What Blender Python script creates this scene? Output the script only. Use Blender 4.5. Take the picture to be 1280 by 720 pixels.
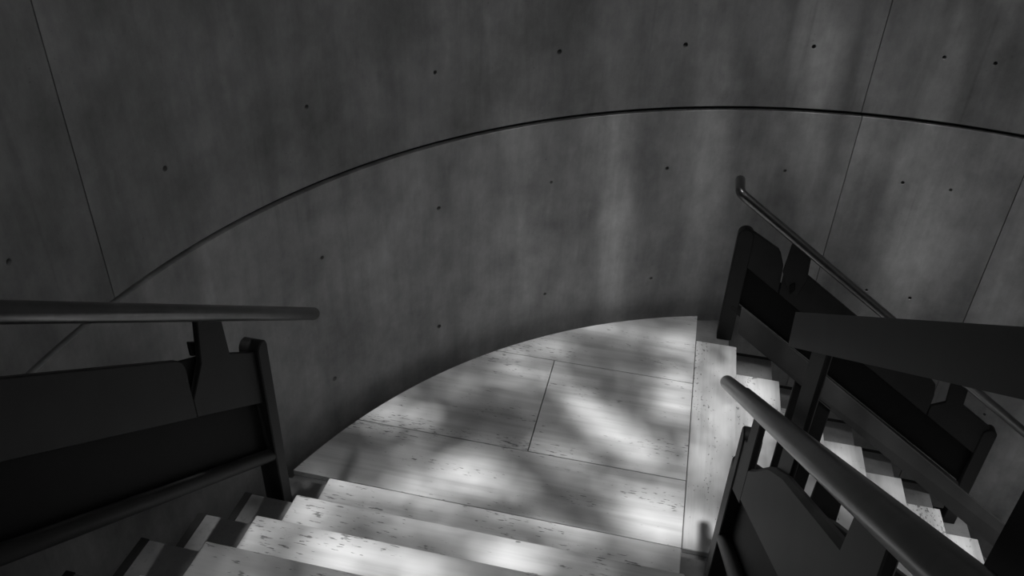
import bpy, bmesh, math, random
import numpy as np
from mathutils import Matrix, Vector

for o in list(bpy.data.objects):
    bpy.data.objects.remove(o)
SC = bpy.context.scene
COL = SC.collection

# ------------------------------------------------------------------ camera
cam_d = bpy.data.cameras.new('camera')
cam = bpy.data.objects.new('camera', cam_d)
COL.objects.link(cam)
CX, CU, CF = ((0.97475, 0.22081, 0.03325), (-0.14989, 0.53667, 0.83037), (-0.16551, 0.81439, -0.55622))
M = Matrix.Identity(4)
for i in range(3):
    M[i][0], M[i][1], M[i][2] = CX[i], CU[i], -CF[i]
M[0][3], M[1][3], M[2][3] = -0.25636, -2.32421, 2.91059
cam.matrix_world = M
cam_d.sensor_width = 36.0
cam_d.lens = 1041.08 * 36.0 / 1280.0
cam_d.clip_start = 0.02
SC.camera = cam

# ------------------------------------------------------------------ world, sun, exposure
world = bpy.data.worlds.new('sky')
SC.world = world
world.use_nodes = True
bg = world.node_tree.nodes['Background']
bg.inputs[0].default_value = (1, 1, 1, 1)
bg.inputs[1].default_value = 0.95

SUN_DX, SUN_DY = 0.06, 0.14            # horizontal travel per metre of descent
sun_d = bpy.data.lights.new('sun', 'SUN')
sun_d.energy = 5.0
sun_d.angle = math.radians(2.3)
sun = bpy.data.objects.new('sun', sun_d)
COL.objects.link(sun)
sun.rotation_euler = Vector((SUN_DX, SUN_DY, -1)).to_track_quat('-Z', 'Y').to_euler()
sun.location = (-0.4, -1.0, 9)

vs = SC.view_settings
vs.view_transform = 'Standard'
vs.look = 'None'
vs.gamma = 1.0
vs.exposure = 0.0
vs.use_curve_mapping = False
SC.cycles.use_denoising = True
SC.cycles.max_bounces = 8

# ------------------------------------------------------------------ dimensions (metres)
GO, RI = 0.28, 0.1942                  # going and riser
SL = RI / GO
XL, XR = -1.502, 0.011                 # ends of the upper flight's treads
YN, YF = 0.167, 1.69                   # ends of the lower flight's treads
XN = 0.2614                            # landing nosing towards the lower flight
XE = 0.031                             # joint between landing field and border strip
WC = (0.8354, -0.6749)                 # centre of the round wall
RW, RL = 2.8605, 2.7405                # wall radius, landing edge radius
ZJ = 1.277                             # horizontal construction joint

# ------------------------------------------------------------------ materials
def newmat(name):
    m = bpy.data.materials.new(name)
    m.use_nodes = True
    nt = m.node_tree
    return m, nt, nt.nodes['Principled BSDF']

def N(nt, typ, **kw):
    n = nt.nodes.new(typ)
    for k, v in kw.items():
        if k in n.inputs.keys():
            n.inputs[k].default_value = v
        else:
            setattr(n, k, v)
    return n

def ramp(nt, src, stops):
    n = nt.nodes.new('ShaderNodeValToRGB')
    el = n.color_ramp.elements
    while len(el) < len(stops):
        el.new(0.5)
    for e, (p, v) in zip(el, stops):
        e.position = p
        e.color = (v, v, v, 1)
    nt.links.new(src, n.inputs[0])
    return n.outputs[0]

def mul(nt, a, b, op='MULTIPLY'):
    n = nt.nodes.new('ShaderNodeMath')
    n.operation = op
    for k, s in enumerate((a, b)):
        if isinstance(s, (int, float)):
            n.inputs[k].default_value = s
        else:
            nt.links.new(s, n.inputs[k])
    return n.outputs[0]

def mapped(nt, src, scale, loc=(0, 0, 0)):
    mp = nt.nodes.new('ShaderNodeMapping')
    mp.inputs['Scale'].default_value = scale
    mp.inputs['Location'].default_value = loc
    nt.links.new(src, mp.inputs['Vector'])
    return mp.outputs[0]

def noise(nt, vec, scale=1.0, detail=4.0, rough=0.55):
    n = N(nt, 'ShaderNodeTexNoise', Scale=scale, Detail=detail, Roughness=rough)
    nt.links.new(vec, n.inputs['Vector'])
    return n.outputs[0]

def mat_wall(name, base, streak=1.0):
    m, nt, b = newmat(name)
    uv = N(nt, 'ShaderNodeUVMap', uv_map='UVMap').outputs[0]
    streaks = ramp(nt, noise(nt, mapped(nt, uv, (5.5, 0.75, 1)), 1, 5, .6), [(.30, 1 - .22 * streak), (.52, 1.0), (.72, 1 + .22 * streak)])
    fine = ramp(nt, noise(nt, mapped(nt, uv, (45, 6, 1), (3, 1, 0)), 1, 3, .6), [(.3, .97), (.7, 1.03)])
    blot = ramp(nt, noise(nt, mapped(nt, uv, (2.2, 1.8, 1), (7, 4, 0)), 1, 7, .68), [(.3, .68), (.7, 1.30)])
    speck = ramp(nt, noise(nt, mapped(nt, uv, (70, 70, 1)), 1, 2, .5), [(.22, .72), (.31, 1.0)])
    drip = ramp(nt, noise(nt, mapped(nt, uv, (13, 0.33, 1), (2, 6, 0)), 1, 3, .5), [(.27, .82), (.36, 1.0)])
    v = mul(nt, mul(nt, mul(nt, streaks, fine), mul(nt, blot, speck)), mul(nt, drip, ramp(nt, noise(nt, mapped(nt, uv, (11, 7, 1), (1, 9, 0)), 1, 4, .6), [(.3, .90), (.7, 1.10)])))
    v = mul(nt, v, base)
    cmb = N(nt, 'ShaderNodeCombineColor')
    for k in range(3):
        nt.links.new(v, cmb.inputs[k])
    nt.links.new(cmb.outputs[0], b.inputs['Base Color'])
    b.inputs['Roughness'].default_value = 0.62
    b.inputs['Specular IOR Level'].default_value = 0.25
    bp = N(nt, 'ShaderNodeBump', Strength=0.16, Distance=0.004)
    nt.links.new(noise(nt, mapped(nt, uv, (28, 16, 1)), 1, 5, .6), bp.inputs['Height'])
    nt.links.new(bp.outputs[0], b.inputs['Normal'])
    return m

def mat_concrete(name, base):
    m, nt, b = newmat(name)
    g = N(nt, 'ShaderNodeNewGeometry').outputs['Position']
    a = ramp(nt, noise(nt, g, 5, 6, .6), [(.3, .75), (.7, 1.2)])
    c = ramp(nt, noise(nt, g, 60, 2, .5), [(.25, .8), (.4, 1.0)])
    v = mul(nt, mul(nt, a, c), base)
    cmb = N(nt, 'ShaderNodeCombineColor')
    for k in range(3):
        nt.links.new(v, cmb.inputs[k])
    nt.links.new(cmb.outputs[0], b.inputs['Base Color'])
    b.inputs['Roughness'].default_value = 0.95
    return m

def mat_travertine(name, along, base):
    m, nt, b = newmat(name)
    g = N(nt, 'ShaderNodeNewGeometry').outputs['Position']
    def sc(l, w):
        return (l, w, w) if along == 'x' else (w, l, w)
    band = ramp(nt, noise(nt, mapped(nt, g, sc(.8, 16)), 1, 6, .6), [(.28, .74), (.5, 1.0), (.74, 1.16)])
    cloud = ramp(nt, noise(nt, mapped(nt, g, sc(1.5, 4), (5, 2, 1)), 1, 4, .6), [(.3, .86), (.7, 1.12)])
    pitn = noise(nt, mapped(nt, g, sc(22, 110) if along == 'x' else sc(45, 80), (1, 3, 0)), 1, 3, .55)
    zone = noise(nt, mapped(nt, g, sc(1.6, 6), (9, 9, 0)), 1, 2, .5)
    pits = ramp(nt, mul(nt, pitn, mul(nt, zone, .55), 'ADD'), [(.935, 1.0), (.985, .38)])
    pitb = ramp(nt, noise(nt, mapped(nt, g, sc(9, 30), (4, 8, 0)), 1, 3, .5), [(.765, 1.0), (.79, .35)])
    p = mul(nt, pits, pitb)
    v = mul(nt, mul(nt, mul(nt, band, cloud), p), base)
    cmb = N(nt, 'ShaderNodeCombineColor')
    for k in range(3):
        nt.links.new(v, cmb.inputs[k])
    nt.links.new(cmb.outputs[0], b.inputs['Base Color'])
    b.inputs['Roughness'].default_value = 0.5
    b.inputs['Specular IOR Level'].default_value = 0.3
    bp = N(nt, 'ShaderNodeBump', Strength=0.5, Distance=0.004)
    nt.links.new(p, bp.inputs['Height'])
    nt.links.new(bp.outputs[0], b.inputs['Normal'])
    return m

def mat_steel(name, base, rough, metal, spec=0.5):
    m, nt, b = newmat(name)
    g = N(nt, 'ShaderNodeNewGeometry').outputs['Position']
    a = ramp(nt, noise(nt, g, 9, 4, .6), [(.3, .85), (.7, 1.15)])
    v = mul(nt, a, base)
    cmb = N(nt, 'ShaderNodeCombineColor')
    for k in range(3):
        nt.links.new(v, cmb.inputs[k])
    nt.links.new(cmb.outputs[0], b.inputs['Base Color'])
    b.inputs['Roughness'].default_value = rough
    b.inputs['Metallic'].default_value = metal
    b.inputs['Specular IOR Level'].default_value = spec
    return m

M_WALL_UP = mat_wall('concrete_upper_lift', 0.325, 0.95)
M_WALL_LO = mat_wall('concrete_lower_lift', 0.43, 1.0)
M_JOINT = mat_concrete('joint_concrete', 0.025)
M_CONC = mat_concrete('stair_concrete', 0.15)
M_TRAV_X = mat_travertine('travertine_grain_across', 'x', 0.545)
M_TRAV_Y = mat_travertine('travertine_grain_along', 'y', 0.545)
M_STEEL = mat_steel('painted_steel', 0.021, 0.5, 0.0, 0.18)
M_BAND = mat_steel('band_steel', 0.030, 0.45, 0.0, 0.2)
M_BLACK = mat_steel('black_steel', 0.008, 0.6, 0.0, 0.10)
M_RAIL = mat_steel('handrail_steel', 0.17, 0.29, 1.0)
M_GOBO = mat_concrete('gobo_dark_grey', 0.04)

# ------------------------------------------------------------------ helpers
def tag(o, label, cat, group=None, kind=None):
    o['label'] = label
    if cat:
        o['category'] = cat
    if group:
        o['group'] = group
    if kind:
        o['kind'] = kind
    return o

def empty(name, loc=(0, 0, 0)):
    o = bpy.data.objects.new(name, None)
    o.location = loc
    o.empty_display_size = 0.1
    COL.objects.link(o)
    return o

def link(name, me, mat, parent=None):
    o = bpy.data.objects.new(name, me)
    me.materials.clear()
    me.materials.append(mat)
    COL.objects.link(o)
    if parent is not None:
        o.parent = parent
        o.matrix_parent_inverse = Matrix.Translation(-Vector(parent.location))
    return o

def finish(bm, name, bevel=0.0, smooth_angle=None, seg=1):
    if bevel:
        es = [e for e in bm.edges if len(e.link_faces) == 2 and e.calc_face_angle(0) > 0.6]
        bmesh.ops.bevel(bm, geom=es, offset=bevel, segments=seg, affect='EDGES', clamp_overlap=True)
    bmesh.ops.recalc_face_normals(bm, faces=bm.faces)
    me = bpy.data.meshes.new(name)
    bm.to_mesh(me)
    bm.free()
    if smooth_angle:
        for f in me.polygons:
            f.use_smooth = True
        me.set_sharp_from_angle(angle=math.radians(smooth_angle))
    return me

def prism(name, poly, axis, c0, c1, mat, parent, bevel=0.002, smooth=None):
    """poly: list of (a, z) in the plane across `axis` ('x': a is Y, 'y': a is X, 'z': (x, y))."""
    bm = bmesh.new()
    def P(a, z, c):
        return (c, a, z) if axis == 'x' else ((a, c, z) if axis == 'y' else (a, z, c))
    v0 = [bm.verts.new(P(a, z, c0)) for a, z in poly]
    v1 = [bm.verts.new(P(a, z, c1)) for a, z in poly]
    n = len(poly)
    bm.faces.new(v0)
    bm.faces.new(v1[::-1])
    for i in range(n):
        bm.faces.new((v0[i], v1[i], v1[(i + 1) % n], v0[(i + 1) % n]))
    bmesh.ops.recalc_face_normals(bm, faces=bm.faces)
    return link(name, finish(bm, name, bevel, smooth), mat, parent)

def box(name, lo, hi, mat, parent, bevel=0.003):
    return prism(name, [(lo[0], lo[1]), (hi[0], lo[1]), (hi[0], hi[1]), (lo[0], hi[1])], 'z', lo[2], hi[2], mat, parent, bevel)

def tube(name, pts, rad, mat, parent, seg=24, dome=True):
    pts = [Vector(p) for p in pts]
    rings = []
    ts = []
    for i in range(len(pts)):
        if i == 0:
            t = (pts[1] - pts[0]).normalized()
        elif i == len(pts) - 1:
            t = (pts[-1] - pts[-2]).normalized()
        else:
            t = ((pts[i] - pts[i - 1]).normalized() + (pts[i + 1] - pts[i]).normalized()).normalized()
        ts.append(t)
    nrm = ts[0].orthogonal().normalized()
    path = []
    for i, (p, t) in enumerate(zip(pts, ts)):
        nrm = (nrm - t * nrm.dot(t)).normalized()
        k = 1.0
        if 0 < i < len(pts) - 1:
            k = 1.0
        path.append((p, t, nrm.copy(), rad * k))
    if dome:
        h0 = [(pts[0] - ts[0] * rad * .35 * math.sin(a), ts[0], path[0][2], rad * (.55 + .45 * math.cos(a))) for a in (1.45, .9, .45)]
        h1 = [(pts[-1] + ts[-1] * rad * .35 * math.sin(a), ts[-1], path[-1][2], rad * (.55 + .45 * math.cos(a))) for a in (.45, .9, 1.45)]
        path = h0 + path + h1
    bm = bmesh.new()
    for p, t, n, rr in path:
        bn = t.cross(n)
        rings.append([bm.verts.new(p + (n * math.cos(2 * math.pi * k / seg) + bn * math.sin(2 * math.pi * k / seg)) * rr) for k in range(seg)])
    for a, b in zip(rings, rings[1:]):
        for k in range(seg):
            bm.faces.new((a[k], a[(k + 1) % seg], b[(k + 1) % seg], b[k]))
    bm.faces.new(rings[0][::-1])
    bm.faces.new(rings[-1])
    return link(name, finish(bm, name, 0, 40), mat, parent)

def struct(o, label=None):
    o['kind'] = 'structure'
    if label:
        o['label'] = label
    return o

# ------------------------------------------------------------------ round concrete wall
def arc_grid(name, a0, a1, z0, z1, ra, rb, mat, parent, holes=(), uvoff=(0, 0)):
    n = max(3, int(abs(a1 - a0) / 1.6))
    bm = bmesh.new()
    uvl = bm.loops.layers.uv.new('UVMap')
    V = {}
    for i in range(n + 1):
        a = math.radians(a0 + (a1 - a0) * i / n)
        for j, z in enumerate((z0, z1)):
            for k, r in enumerate((ra, rb)):
                V[i, j, k] = bm.verts.new((WC[0] + r * math.cos(a), WC[1] + r * math.sin(a), z))
    for i in range(n):
        bm.faces.new((V[i, 0, 0], V[i, 1, 0], V[i + 1, 1, 0], V[i + 1, 0, 0]))
        bm.faces.new((V[i, 0, 1], V[i + 1, 0, 1], V[i + 1, 1, 1], V[i, 1, 1]))
        bm.faces.new((V[i, 1, 0], V[i, 1, 1], V[i + 1, 1, 1], V[i + 1, 1, 0]))
        bm.faces.new((V[i, 0, 0], V[i + 1, 0, 0], V[i + 1, 0, 1], V[i, 0, 1]))
    bm.faces.new((V[0, 0, 0], V[0, 0, 1], V[0, 1, 1], V[0, 1, 0]))
    bm.faces.new((V[n, 0, 0], V[n, 1, 0], V[n, 1, 1], V[n, 0, 1]))
    bmesh.ops.recalc_face_normals(bm, faces=bm.faces)
    for f in bm.faces:
        for l in f.loops:
            x, y, z = l.vert.co
            ang = math.atan2(y - WC[1], x - WC[0])
            if ang < -1.2:
                ang += 2 * math.pi
            l[uvl].uv = (ang * RW + uvoff[0], z + uvoff[1])
    me = bpy.data.meshes.new(name)
    bm.to_mesh(me)
    bm.free()
    o = link(name, me, mat, parent)
    if holes:
        cb = bmesh.new()
        for ha, hz, hr in holes:
            a = math.radians(ha)
            d = Vector((math.cos(a), math.sin(a), 0))
            q = d.to_track_quat('Z', 'Y').to_matrix().to_4x4()
            c = Vector((WC[0], WC[1], hz)) + d * (RW + 0.012)
            bmesh.ops.create_cone(cb, cap_ends=True, segments=12, radius1=hr * 1.25, radius2=hr * .8, depth=0.055, matrix=Matrix.Translation(c) @ q)
        cme = bpy.data.meshes.new('cutter')
        cb.to_mesh(cme)
        cb.free()
        co = bpy.data.objects.new('cutter', cme)
        COL.objects.link(co)
        md = o.modifiers.new('holes', 'BOOLEAN')
        md.operation = 'DIFFERENCE'
        md.solver = 'EXACT'
        md.object = co
        bpy.context.view_layer.update()
        dg = bpy.context.evaluated_depsgraph_get()
        nm = bpy.data.meshes.new_from_object(o.evaluated_get(dg))
        o.modifiers.clear()
        o.data = nm
        bpy.data.objects.remove(co)
        bpy.data.meshes.remove(cme)
    me = o.data
    me.materials.clear()
    me.materials.append(mat)
    for f in me.polygons:
        f.use_smooth = True
    me.set_sharp_from_angle(angle=math.radians(25))
    return o

# backing behind the joints
backing = arc_grid('wall_round', -62, 297.98, -3.0, 4.6, RW + 0.03, RW + 0.20, M_JOINT, None)
struct(backing, 'round cast concrete stairwell wall with form joints and tie holes')
R_H = 0.0100
rows = [1.625, 0.925, 0.21, -0.45, 2.325]
cols_a = [99.5 + 13.5 * k for k in range(6)]                # 99.5 .. 167
cols_b = [86.9, 82.05]
cols_c = [180.5, 194.0]
cols_d = [69.9, 56.4]
jit = random.Random(4)
def holes_for(cols, zs):
    return [(c + jit.uniform(-.12, .12), z + jit.uniform(-.008, .008), R_H * jit.uniform(.8, 1.15)) for c in cols for z in zs]
gv = 0.045      # half vertical joint in degrees
gh = 0.012    # half horizontal joint
up = [(-2.6, 75.9, cols_d), (75.9, 93.15, cols_b), (93.15, 173.8, cols_a), (173.8, 254.4, cols_c), (254.4, 271.7, []), (271.7, 357.4, [])]
lo = [(-2.6, 75.9, cols_d), (75.9, 92.9, cols_b), (92.9, 197.0, cols_a + [180.5]), (197.0, 271.7, []), (271.7, 357.4, [])]
for a0, a1, cs in up:
    arc_grid('concrete_panel', a0 + gv, a1 - gv, ZJ + gh, 3.38, RW, RW + 0.03, M_WALL_UP, backing, holes_for(cs, (1.625, 2.325)), (a0 * .37, 3))
    arc_grid('concrete_panel', a0 + gv, a1 - gv, 3.40, 4.6, RW, RW + 0.03, M_WALL_UP, backing, (), (a0 * .2, 5))
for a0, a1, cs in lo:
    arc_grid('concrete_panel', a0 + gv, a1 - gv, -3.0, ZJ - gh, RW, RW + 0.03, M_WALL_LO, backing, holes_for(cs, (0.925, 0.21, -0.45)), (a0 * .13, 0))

# bottom of the well
ring = [(WC[0] + (RW + .1) * math.cos(t * math.pi / 36), WC[1] + (RW + .1) * math.sin(t * math.pi / 36)) for t in range(72)]
gf = prism('floor', ring, 'z', -3.15, -3.0, M_CONC, None, 0)
struct(gf, 'dark concrete floor at the bottom of the stairwell')

# ------------------------------------------------------------------ landing
def arc_pt_at_x(x, rr=RL):
    return WC[1] + math.sqrt(rr * rr - (x - WC[0]) ** 2)
def arc_pt_at_y(y, rr=RL):
    return WC[0] - math.sqrt(rr * rr - (y - WC[1]) ** 2)
def arc_between(x0, y0, x1, y1, n, rr=RL):
    a0 = math.atan2(y0 - WC[1], x0 - WC[0])
    a1 = math.atan2(y1 - WC[1], x1 - WC[0])
    return [(WC[0] + rr * math.cos(a0 + (a1 - a0) * i / n), WC[1] + rr * math.sin(a0 + (a1 - a0) * i / n)) for i in range(n + 1)]

TH = 0.03
rc = RL - 0.006
land_poly = [(XN - 0.04, -0.04)] + [(XN - 0.04, arc_pt_at_x(XN - .04, rc))] + arc_between(XN - .04, arc_pt_at_x(XN - .04, rc), arc_pt_at_y(-0.04, rc), -0.04, 30, rc)[1:]
landing = prism('floor', land_poly, 'z', -0.25, -TH, M_CONC, None, 0)
struct(landing, 'quarter-round stair landing of travertine slabs below the curved wall')
J = 0.0022
Y1, Y2, XT = 0.5668, 1.2948, -0.7333
def tile(poly):
    return prism('tile', poly, 'z', -TH + 0.001, 0.0, M_TRAV_X, landing, 0.0015)
e = XE - J
tile([(e, YN), (e, Y1 - J)] + arc_between(arc_pt_at_y(Y1 - J), Y1 - J, arc_pt_at_y(YN), YN, 8))
tile([(XT - J, Y1 + J), (XT - J, Y2 - J)] + arc_between(arc_pt_at_y(Y2 - J), Y2 - J, arc_pt_at_y(Y1 + J), Y1 + J, 12))
tile([(XT + J, Y1 + J), (e, Y1 + J), (e, Y2 - J), (XT + J, Y2 - J)])
tile([(arc_pt_at_y(Y2 + J), Y2 + J), (e, Y2 + J), (e, arc_pt_at_x(e))] + arc_between(e, arc_pt_at_x(e), arc_pt_at_y(Y2 + J), Y2 + J, 12)[1:-1])
st = prism('tile', [(XE + J, YN), (XN, YN), (XN, YF), (XE + J, YF)], 'z', -TH + 0.001, 0.0, M_TRAV_Y, landing, 0.003)

# lower landing beyond the descending flight
ZL = -7 * RI
X2 = XN + 6 * GO + 0.09
l2 = [(X2, -0.6)] + [(X2, arc_pt_at_x(X2, rc))] + arc_between(X2, arc_pt_at_x(X2, rc), WC[0] + math.sqrt(rc * rc - (-0.6 - WC[1]) ** 2), -0.6, 24, rc)[1:]
landing2 = prism('floor', l2, 'z', ZL - 0.25, ZL - TH, M_CONC, None, 0)
struct(landing2, 'lower travertine landing at the foot of the descending flight')
ra = RL
prism('tile', [(X2 + .06, -0.4), (X2 + .06, 1.69), (X2 + .06, arc_pt_at_x(X2 + .06))] + arc_between(X2 + .06, arc_pt_at_x(X2 + .06), WC[0] + math.sqrt(ra * ra - (-0.4 - WC[1]) ** 2), -0.4, 20)[1:], 'z', ZL - TH + .001, ZL, M_TRAV_X, landing2, .0015)

# upper landing, where the camera stands
ZU = 7 * RI
yu = -6 * GO - 0.045
def arc_lo(x, rr):
    return WC[1] - math.sqrt(rr * rr - (x - WC[0]) ** 2)
xu = WC[0] - math.sqrt(rc * rc - (yu - WC[1]) ** 2)
up_poly = [(xu, yu), (XN, yu), (XN, arc_lo(XN, rc))] + [(WC[0] + rc * math.cos(t), WC[1] + rc * math.sin(t)) for t in np.linspace(math.atan2(arc_lo(XN, rc) - WC[1], XN - WC[0]), math.atan2(yu - WC[1], xu - WC[0]) , 30)[1:-1]]
landing3 = prism('floor', up_poly, 'z', ZU - 0.25, ZU - TH, M_CONC, None, 0)
struct(landing3, 'upper landing at the head of the near flight, under the camera')
prism('tile', [(XL, -6 * GO), (XR, -6 * GO), (XR, -3.2), (-1.0, -2.75), (-1.2, -2.45), (XL, -2.05)], 'z', ZU - TH + .001, ZU, M_TRAV_X, landing3, .002)

# ------------------------------------------------------------------ flights
def flight(name, axis, n, first_n, first_z, sgn, e0, e1, c0, c1, tmat, label):
    """axis 'y': treads step back along -Y going up; axis 'x': treads step along +X going down."""
    t = empty(name, ((e0 + e1) / 2, first_n, 0) if axis == 'y' else (first_n, (e0 + e1) / 2, first_z))
    prof = []
    set_b = 0.04
    if axis == 'y':
        for i in range(1, n + 1):
            y = -(i - 1) * GO - set_b
            prof += [(y, (i - 1) * RI - (TH if i == 1 else 0.004)), (y, i * RI - 0.004)]
        yl = -n * GO - set_b
        prof += [(yl, n * RI - 0.004), (yl, n * RI - 0.30), (-set_b - 0.02, -0.26)]
        ax = 'x'
    else:
        prof = [(XN - set_b, -0.26), (XN - set_b, -RI - 0.004)]
        for j in range(1, n + 1):
            x = XN + j * GO - set_b
            prof += [(x, -j * RI - 0.004), (x, -(j + 1) * RI - 0.004)]
        xl = XN + n * GO - set_b
        prof[-1] = (xl, -(n + 1) * RI - .2)
        ax = 'y'
    prism('stair_body', prof, ax, c0, c1, M_CONC, t, 0)
    return t, prof, ax

up_t, up_prof, ax = flight('stair_flight', 'y', 6, 0, 0, 1, XL, XR, -1.672, 0.19, M_TRAV_X, '')
tag(up_t, 'nearest flight of travertine steps coming down onto the landing from the foreground', 'stairs')
def tread(parent, lo, hi, mat):
    o = box('tread', lo, hi, mat, parent, 0.004)
    return o
for i in range(1, 7):
    tread(up_t, (XL, -i * GO + 0.002, i * RI - 0.045), (XR, -(i - 1) * GO, i * RI), M_TRAV_X)
    box('riser', (XL, -(i - 1) * GO - 0.04, (i - 1) * RI + 0.001), (XR, -(i - 1) * GO - 0.018, i * RI - 0.046), M_TRAV_X, up_t, 0)
    # dark strip at the outer end of the step
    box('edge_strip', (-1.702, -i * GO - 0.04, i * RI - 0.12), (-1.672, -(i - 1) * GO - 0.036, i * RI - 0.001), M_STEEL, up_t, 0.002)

lo_t, lo_prof, ax = flight('stair_flight', 'x', 6, XN, -RI, 1, YN, YF, -0.02, 1.88, M_TRAV_Y, '')
tag(lo_t, 'travertine steps descending to the right from the landing behind the black railings', 'stairs')
for j in range(1, 7):
    tread(lo_t, (XN + (j - 1) * GO - 0.002, YN, -j * RI - 0.045), (XN + j * GO, YF, -j * RI), M_TRAV_Y)
    box('riser', (XN + j * GO - 0.04, YN, -(j + 1) * RI + 0.001), (XN + j * GO - 0.018, YF, -j * RI - 0.046), M_TRAV_Y, lo_t, 0)
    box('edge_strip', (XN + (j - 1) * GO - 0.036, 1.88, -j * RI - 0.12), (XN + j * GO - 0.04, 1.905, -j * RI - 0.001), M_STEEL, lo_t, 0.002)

# ------------------------------------------------------------------ railings
class Rail:
    """One straight guard. s runs down the slope (Y for the upper flight, X for the lower one)."""
    def __init__(self, which, lat, out, label):
        self.w, self.lat, self.out = which, lat, out           # out: +1/-1, direction away from the steps
        self.t = empty('stair_railing', (lat, 0, 0) if which == 'U' else (XN, lat, 0))
        tag(self.t, label, 'railing', 'black steel stair railings')
    def z(self, s):
        return RI - SL * s if self.w == 'U' else -SL * (s - XN)
    def P(self, s, lat, h):
        return (lat, s, self.z(s) + h) if self.w == 'U' else (s, lat, self.z(s) + h)
    def plate(self, name, pts, off, th, mat, bevel=0.003, absz=False):
        c = self.lat + self.out * off
        poly = [(s, h if absz else self.z(s) + h) for s, h in pts]
        return prism(name, poly, 'x' if self.w == 'U' else 'y', c - th / 2, c + th / 2, mat, self.t, bevel, 35)
    def band(self, s0, s1, ht0, ht1, hb0, hb1, off, lean, th=0.010):
        bm = bmesh.new()
        c = self.lat + self.out * off
        vs_ = []
        for dl in (-th / 2, th / 2):
            for s_, h, l in ((s0, ht0, -lean), (s1, ht1, -lean), (s1, hb1, lean), (s0, hb0, lean)):
                vs_.append(bm.verts.new(self.P(s_, c + self.out * (l + dl), h)))
        for f in ((0, 1, 2, 3), (7, 6, 5, 4), (0, 4, 5, 1), (1, 5, 6, 2), (2, 6, 7, 3), (3, 7, 4, 0)):
            bm.faces.new([vs_[k] for k in f])
        return link('guard_band', finish(bm, 'guard_band', 0.0015), M_BAND, self.t)
    def post(self, s, ztop, zbot, w=0.075, th=0.062, off=0.012):
        rr = w / 2
        pts = [(s - rr, zbot), (s + rr, zbot)] + [(s + rr * math.cos(a), ztop - rr + rr * math.sin(a)) for a in [math.pi * k / 14 for k in range(15)]]
        return self.plate('post', pts, off, th, M_STEEL, 0.004, True)
    def handrail(self, s0, s1, h, off, rad=0.0265, ret=None):
        lat = self.lat + self.out * off
        pts = [self.P(s0, lat, h), self.P(s1, lat, h)]
        if ret is not None:
            e = Vector(pts[0])
            d1 = (Vector(pts[1]) - e).normalized()
            d0 = Vector((0, self.out, 0)) if self.w == 'L' else Vector((self.out, 0, 0))
            bend = 0.035
            arc = []
            for k in range(1, 6):
                u = k / 6
                arc.append(e + d0 * bend * (1 - u) ** 2 + d1 * bend * u ** 2)
            pts = [e + d0 * ret, e + d0 * bend] + arc + [e + d1 * bend, pts[1]]
        return tube('handrail', pts, rad, M_RAIL, self.t)
    def lower_tube(self, s0, s1, h, off, rad=0.026, curl=0):
        lat = self.lat + self.out * off
        pts = [self.P(s0, lat, h), self.P(s1, lat, h)]
        return tube('bottom_tube', pts, rad, M_STEEL, self.t)

HB, HJ, HLO, HT = 0.685, 0.455, 0.215, 0.185      # board top, board joint, lower board bottom, tube

# upper flight, wall side
g = Rail('U', -1.595, -1, 'black steel railing on the wall side of the near flight, at the left')
g.plate('upper_board', [(-1.80, HB), (-0.665, HB), (-0.648, HB - .008), (-0.638, HB - .03), (-0.638, HJ), (-1.80, HJ)], 0.0, 0.022, M_STEEL)
g.plate('lower_board', [(-1.80, HJ + .05), (-0.24, HJ + .05), (-0.24, HLO - .02), (-1.80, HLO - .02)], 0.030, 0.016, M_BLACK)
g.plate('handrail_bracket', [(-0.634, .525), (-0.56, HB - .02), (-0.535, .835), (-0.415, .835), (-0.405, HB + .01), (-0.24, HB + .005), (-0.24, HJ), (-0.634, HJ)], 0.002, 0.020, M_STEEL)
g.plate('notch_backing', [(-0.70, HJ), (-0.52, HJ), (-0.52, .69), (-0.70, .665)], 0.020, 0.010, M_BLACK)
g.plate('dark_block', [(-0.565, .69), (-0.535, .69), (-0.535, .745), (-0.565, .745)], 0.020, 0.012, M_BLACK)
g.plate('handrail_bracket', [(-1.55, HB - .03), (-1.53, .835), (-1.41, .835), (-1.40, HB - .03)], 0.0215, 0.020, M_STEEL)
g.post(-0.235, 1.095, 0.191, 0.065, 0.078, 0.014)
g.post(-1.75, RI + SL * 1.75 + .71, 1.331)
g.handrail(-1.83, 0.205, .857, -0.004)
g.lower_tube(-1.80, -0.225, HT, 0.004)

# upper flight, well side
q = Rail('U', 0.115, 1, 'black steel railing on the open side of the near flight, its handrail thickest in view')
q.plate('upper_board', [(-1.80, .718), (-0.85, .718), (-0.70, .70), (-0.66, .69), (-0.52, .635), (-0.43, .61), (-0.43, HJ + .01), (-1.80, HJ + .01)], 0.0, 0.030, M_STEEL, 0.010)
q.plate('lower_board', [(-1.80, HJ + .05), (-0.26, HJ + .05), (-0.26, HLO - .02), (-1.80, HLO - .02)], 0.030, 0.016, M_BLACK)
q.plate('handrail_bracket', [(-0.43, HJ), (-0.43, .60), (-0.425, .70), (-0.43, .835), (-0.31, .835), (-0.30, HB), (-0.25, HB), (-0.25, HJ)], -0.004, 0.020, M_STEEL)
q.plate('handrail_bracket', [(-1.55, HB - .03), (-1.53, .835), (-1.39, .835), (-1.38, HB - .03)], -0.0215, 0.020, M_STEEL)
q.post(-0.215, 1.065, 0.191)
q.post(-1.75, RI + SL * 1.75 + .72, 1.331)
q.plate('guard_upright', [(-0.825, .69), (-0.825, 1.105), (-0.69, 1.105), (-0.69, .69)], 0.012, 0.014, M_STEEL)
q.plate('guard_upright', [(-1.79, .69), (-1.79, 1.105), (-1.64, 1.105), (-1.64, .69)], 0.026, 0.014, M_BLACK)
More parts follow.
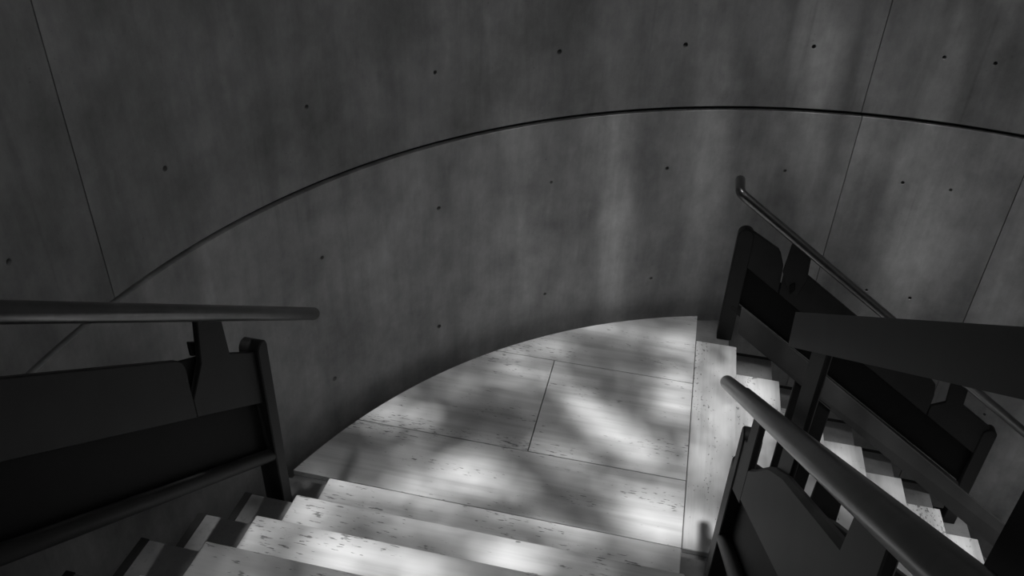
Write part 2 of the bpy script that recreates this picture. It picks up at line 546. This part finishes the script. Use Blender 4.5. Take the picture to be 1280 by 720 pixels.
q.band(-1.95, -0.52, 1.150, 1.182, 1.074, 1.075, -0.012, 0.002)
q.handrail(-1.84, 0.19, .858, -0.050)
q.lower_tube(-1.80, -0.235, HT + .02, 0.004)

# lower flight, wall side
w = Rail('L', 1.80, 1, 'black steel railing standing against the curved wall on the far flight')
w.plate('end_plate', [(0.19, HB - .01), (0.375, HB + .012), (0.392, HB), (0.42, .63), (0.43, HJ), (0.19, HJ)], 0.0, 0.022, M_STEEL)
w.plate('handrail_bracket', [(0.422, .60), (0.436, .80), (0.55, .80), (0.56, HB - .02), (0.53, .53), (0.47, .53)], -0.016, 0.012, M_STEEL)
w.plate('upper_board', [(0.434, .62), (0.56, HB), (1.36, HB), (1.40, HB - .015), (1.415, .60), (1.415, HJ), (0.434, HJ)], 0.0, 0.022, M_STEEL)
w.plate('handrail_bracket', [(1.42, HJ), (1.42, .53), (1.49, .62), (1.47, .80), (1.575, .80), (1.585, HB), (1.77, HB), (1.77, HJ)], 0.002, 0.020, M_STEEL)
w.plate('lower_board', [(0.19, HJ + .05), (1.77, HJ + .05), (1.77, HLO - .02), (0.19, HLO - .02)], 0.030, 0.016, M_BLACK)
w.plate('dark_block', [(0.475, .56), (0.50, .60), (0.51, .56), (0.49, .51)], -0.026, 0.010, M_BLACK)  # small black diamond on the bracket face
w.post(0.192, 0.712, -0.029, 0.085)
w.post(1.785, -0.385 + .01, -6 * RI - .003, 0.075)
w.handrail(0.115, 2.06, .826, -0.02, 0.0265, 0.16)
w.lower_tube(0.20, 1.79, HT - .02, 0.004)

# lower flight, well side
v = Rail('L', 0.045, -1, 'black steel railing on the open side of the far flight, seen from its back')
v.plate('end_plate', [(0.16, HB - .05), (0.375, HB - .03), (0.42, .60), (0.43, HJ), (0.16, HJ)], 0.0, 0.022, M_STEEL)
v.plate('upper_board', [(0.434, .62), (0.56, HB - .03), (1.415, HB - .03), (1.415, HJ), (0.434, HJ)], 0.0, 0.022, M_STEEL)
v.plate('end_plate', [(1.42, HJ), (1.42, .53), (1.49, .62), (1.585, HB - .02), (1.77, HB - .02), (1.77, HJ)], 0.002, 0.020, M_STEEL)
v.plate('lower_board', [(0.16, HJ + .05), (1.77, HJ + .05), (1.77, HLO - .02), (0.16, HLO - .02)], 0.022, 0.016, M_STEEL)
v.plate('handrail_bracket', [(0.44, .60), (0.446, .835), (0.55, .835), (0.56, .60)], -0.0215, 0.014, M_STEEL)
v.plate('handrail_bracket', [(1.44, .60), (1.446, .835), (1.55, .835), (1.56, .60)], -0.0215, 0.014, M_STEEL)
v.post(0.155, 0.68, -0.03, 0.05, 0.062, 0.0)
v.post(1.785, -0.385, -6 * RI - .003, 0.075)
v.plate('guard_upright', [(0.26, HB - .06), (0.26, 1.115), (0.40, 1.115), (0.40, HB - .06)], 0.016, 0.014, M_STEEL)
v.band(0.04, 2.0, 1.185, 1.15, 1.115, 1.05, -0.004, 0.024)
v.handrail(0.12, 2.0, .858, -0.050)
v.lower_tube(0.18, 1.77, HT, 0.004)

# ------------------------------------------------------------------ added leaf gobo above the well, out of view, shaped to dapple the light
rng = np.random.default_rng(7)
# gaps in the gobo, placed to light chosen spots: (x, y, z of the lit spot, half sizes, rotation deg, clearness)
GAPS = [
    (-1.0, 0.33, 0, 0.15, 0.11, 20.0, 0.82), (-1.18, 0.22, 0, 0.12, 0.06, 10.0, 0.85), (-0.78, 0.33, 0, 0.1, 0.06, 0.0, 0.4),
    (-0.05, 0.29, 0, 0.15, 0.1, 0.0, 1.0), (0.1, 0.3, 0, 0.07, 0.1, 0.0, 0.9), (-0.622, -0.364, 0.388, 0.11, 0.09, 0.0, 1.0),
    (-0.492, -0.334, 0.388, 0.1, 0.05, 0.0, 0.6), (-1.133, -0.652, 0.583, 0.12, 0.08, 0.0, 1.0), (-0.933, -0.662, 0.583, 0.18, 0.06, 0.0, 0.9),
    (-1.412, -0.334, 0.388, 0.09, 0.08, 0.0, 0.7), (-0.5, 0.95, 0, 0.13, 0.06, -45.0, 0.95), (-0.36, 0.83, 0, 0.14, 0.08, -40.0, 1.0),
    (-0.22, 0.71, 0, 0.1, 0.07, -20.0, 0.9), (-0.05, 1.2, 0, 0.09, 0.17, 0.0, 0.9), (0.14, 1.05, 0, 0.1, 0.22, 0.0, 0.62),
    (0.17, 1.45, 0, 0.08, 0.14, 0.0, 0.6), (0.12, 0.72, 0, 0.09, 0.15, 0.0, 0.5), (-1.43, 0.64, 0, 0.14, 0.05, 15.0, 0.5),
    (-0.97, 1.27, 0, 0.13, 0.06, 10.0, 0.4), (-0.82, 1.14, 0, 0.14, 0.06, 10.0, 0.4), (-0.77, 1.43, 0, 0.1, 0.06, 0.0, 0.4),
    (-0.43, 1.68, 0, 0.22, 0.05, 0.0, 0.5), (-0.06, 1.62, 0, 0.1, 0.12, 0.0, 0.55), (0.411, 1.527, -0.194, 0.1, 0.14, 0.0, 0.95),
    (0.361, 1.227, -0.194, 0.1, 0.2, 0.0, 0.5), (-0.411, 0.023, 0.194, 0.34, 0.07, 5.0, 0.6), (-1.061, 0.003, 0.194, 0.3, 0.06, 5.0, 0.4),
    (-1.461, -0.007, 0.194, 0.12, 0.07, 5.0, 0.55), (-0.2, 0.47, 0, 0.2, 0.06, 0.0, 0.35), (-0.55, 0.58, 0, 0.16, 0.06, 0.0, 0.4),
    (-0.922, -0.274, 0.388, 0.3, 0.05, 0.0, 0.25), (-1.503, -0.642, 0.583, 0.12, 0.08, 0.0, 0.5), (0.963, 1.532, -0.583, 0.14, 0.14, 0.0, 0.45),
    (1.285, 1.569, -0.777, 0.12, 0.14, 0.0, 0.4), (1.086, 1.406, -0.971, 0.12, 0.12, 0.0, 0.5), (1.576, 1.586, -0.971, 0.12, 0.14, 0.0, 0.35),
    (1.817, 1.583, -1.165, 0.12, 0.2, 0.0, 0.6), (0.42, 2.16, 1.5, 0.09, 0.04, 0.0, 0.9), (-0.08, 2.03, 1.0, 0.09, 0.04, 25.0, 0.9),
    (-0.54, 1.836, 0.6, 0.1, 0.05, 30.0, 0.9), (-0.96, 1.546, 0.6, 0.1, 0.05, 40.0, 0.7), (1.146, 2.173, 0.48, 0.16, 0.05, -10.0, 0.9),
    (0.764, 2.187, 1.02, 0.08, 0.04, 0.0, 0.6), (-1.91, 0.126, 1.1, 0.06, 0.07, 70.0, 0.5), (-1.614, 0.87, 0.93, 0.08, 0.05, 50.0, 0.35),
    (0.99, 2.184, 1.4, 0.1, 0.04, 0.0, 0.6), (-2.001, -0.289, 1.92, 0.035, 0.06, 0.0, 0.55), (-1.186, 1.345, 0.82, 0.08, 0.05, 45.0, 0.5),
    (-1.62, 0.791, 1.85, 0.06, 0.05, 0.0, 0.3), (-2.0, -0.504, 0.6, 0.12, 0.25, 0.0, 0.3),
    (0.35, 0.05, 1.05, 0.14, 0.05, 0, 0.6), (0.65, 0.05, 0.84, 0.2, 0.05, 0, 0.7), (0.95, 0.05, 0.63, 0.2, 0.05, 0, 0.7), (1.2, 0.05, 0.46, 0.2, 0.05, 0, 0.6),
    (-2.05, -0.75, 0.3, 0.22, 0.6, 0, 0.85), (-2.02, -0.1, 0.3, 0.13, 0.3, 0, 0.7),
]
DENSE = [(-1.56, .34, .22, .20, .9), (-.98, .72, .30, .16, .85), (-.52, .30, .14, .08, .6), (-.25, 1.05, .12, .2, .4)]   # denser gobo areas for deeper shade
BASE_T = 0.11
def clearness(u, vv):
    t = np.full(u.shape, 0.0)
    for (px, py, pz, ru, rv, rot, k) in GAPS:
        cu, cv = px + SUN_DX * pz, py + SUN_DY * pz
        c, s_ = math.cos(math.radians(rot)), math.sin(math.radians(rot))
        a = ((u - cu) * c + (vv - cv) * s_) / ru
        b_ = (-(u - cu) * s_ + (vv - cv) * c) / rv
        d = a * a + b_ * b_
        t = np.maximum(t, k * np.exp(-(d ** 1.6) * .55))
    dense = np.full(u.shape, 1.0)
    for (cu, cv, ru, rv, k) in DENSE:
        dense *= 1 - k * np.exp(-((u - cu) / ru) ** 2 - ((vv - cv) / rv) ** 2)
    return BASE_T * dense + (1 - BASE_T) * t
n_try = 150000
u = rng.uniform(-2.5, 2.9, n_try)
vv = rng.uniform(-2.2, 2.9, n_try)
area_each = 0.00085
need = -np.log(np.clip(clearness(u, vv), 1e-3, .999)) / area_each          # flakes per square metre
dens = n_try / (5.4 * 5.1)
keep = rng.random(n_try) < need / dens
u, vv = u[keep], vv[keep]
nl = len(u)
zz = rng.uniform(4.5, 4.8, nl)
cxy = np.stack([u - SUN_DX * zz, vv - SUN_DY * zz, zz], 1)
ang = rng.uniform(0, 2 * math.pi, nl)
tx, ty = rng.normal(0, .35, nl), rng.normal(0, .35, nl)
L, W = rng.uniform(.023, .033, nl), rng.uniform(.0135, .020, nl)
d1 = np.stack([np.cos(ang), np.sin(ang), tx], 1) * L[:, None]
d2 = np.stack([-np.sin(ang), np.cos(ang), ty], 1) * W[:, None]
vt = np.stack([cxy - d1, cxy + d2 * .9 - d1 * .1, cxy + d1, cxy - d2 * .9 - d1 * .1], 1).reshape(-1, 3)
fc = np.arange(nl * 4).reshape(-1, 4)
me = bpy.data.meshes.new('dapple_gobo')
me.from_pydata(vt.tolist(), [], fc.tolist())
gobo_obj = link('dapple_gobo', me, M_GOBO)
tag(gobo_obj, 'added screen of leaf shapes above the stairwell, out of view, shaped to dapple the light', 'foliage', None, 'stuff')
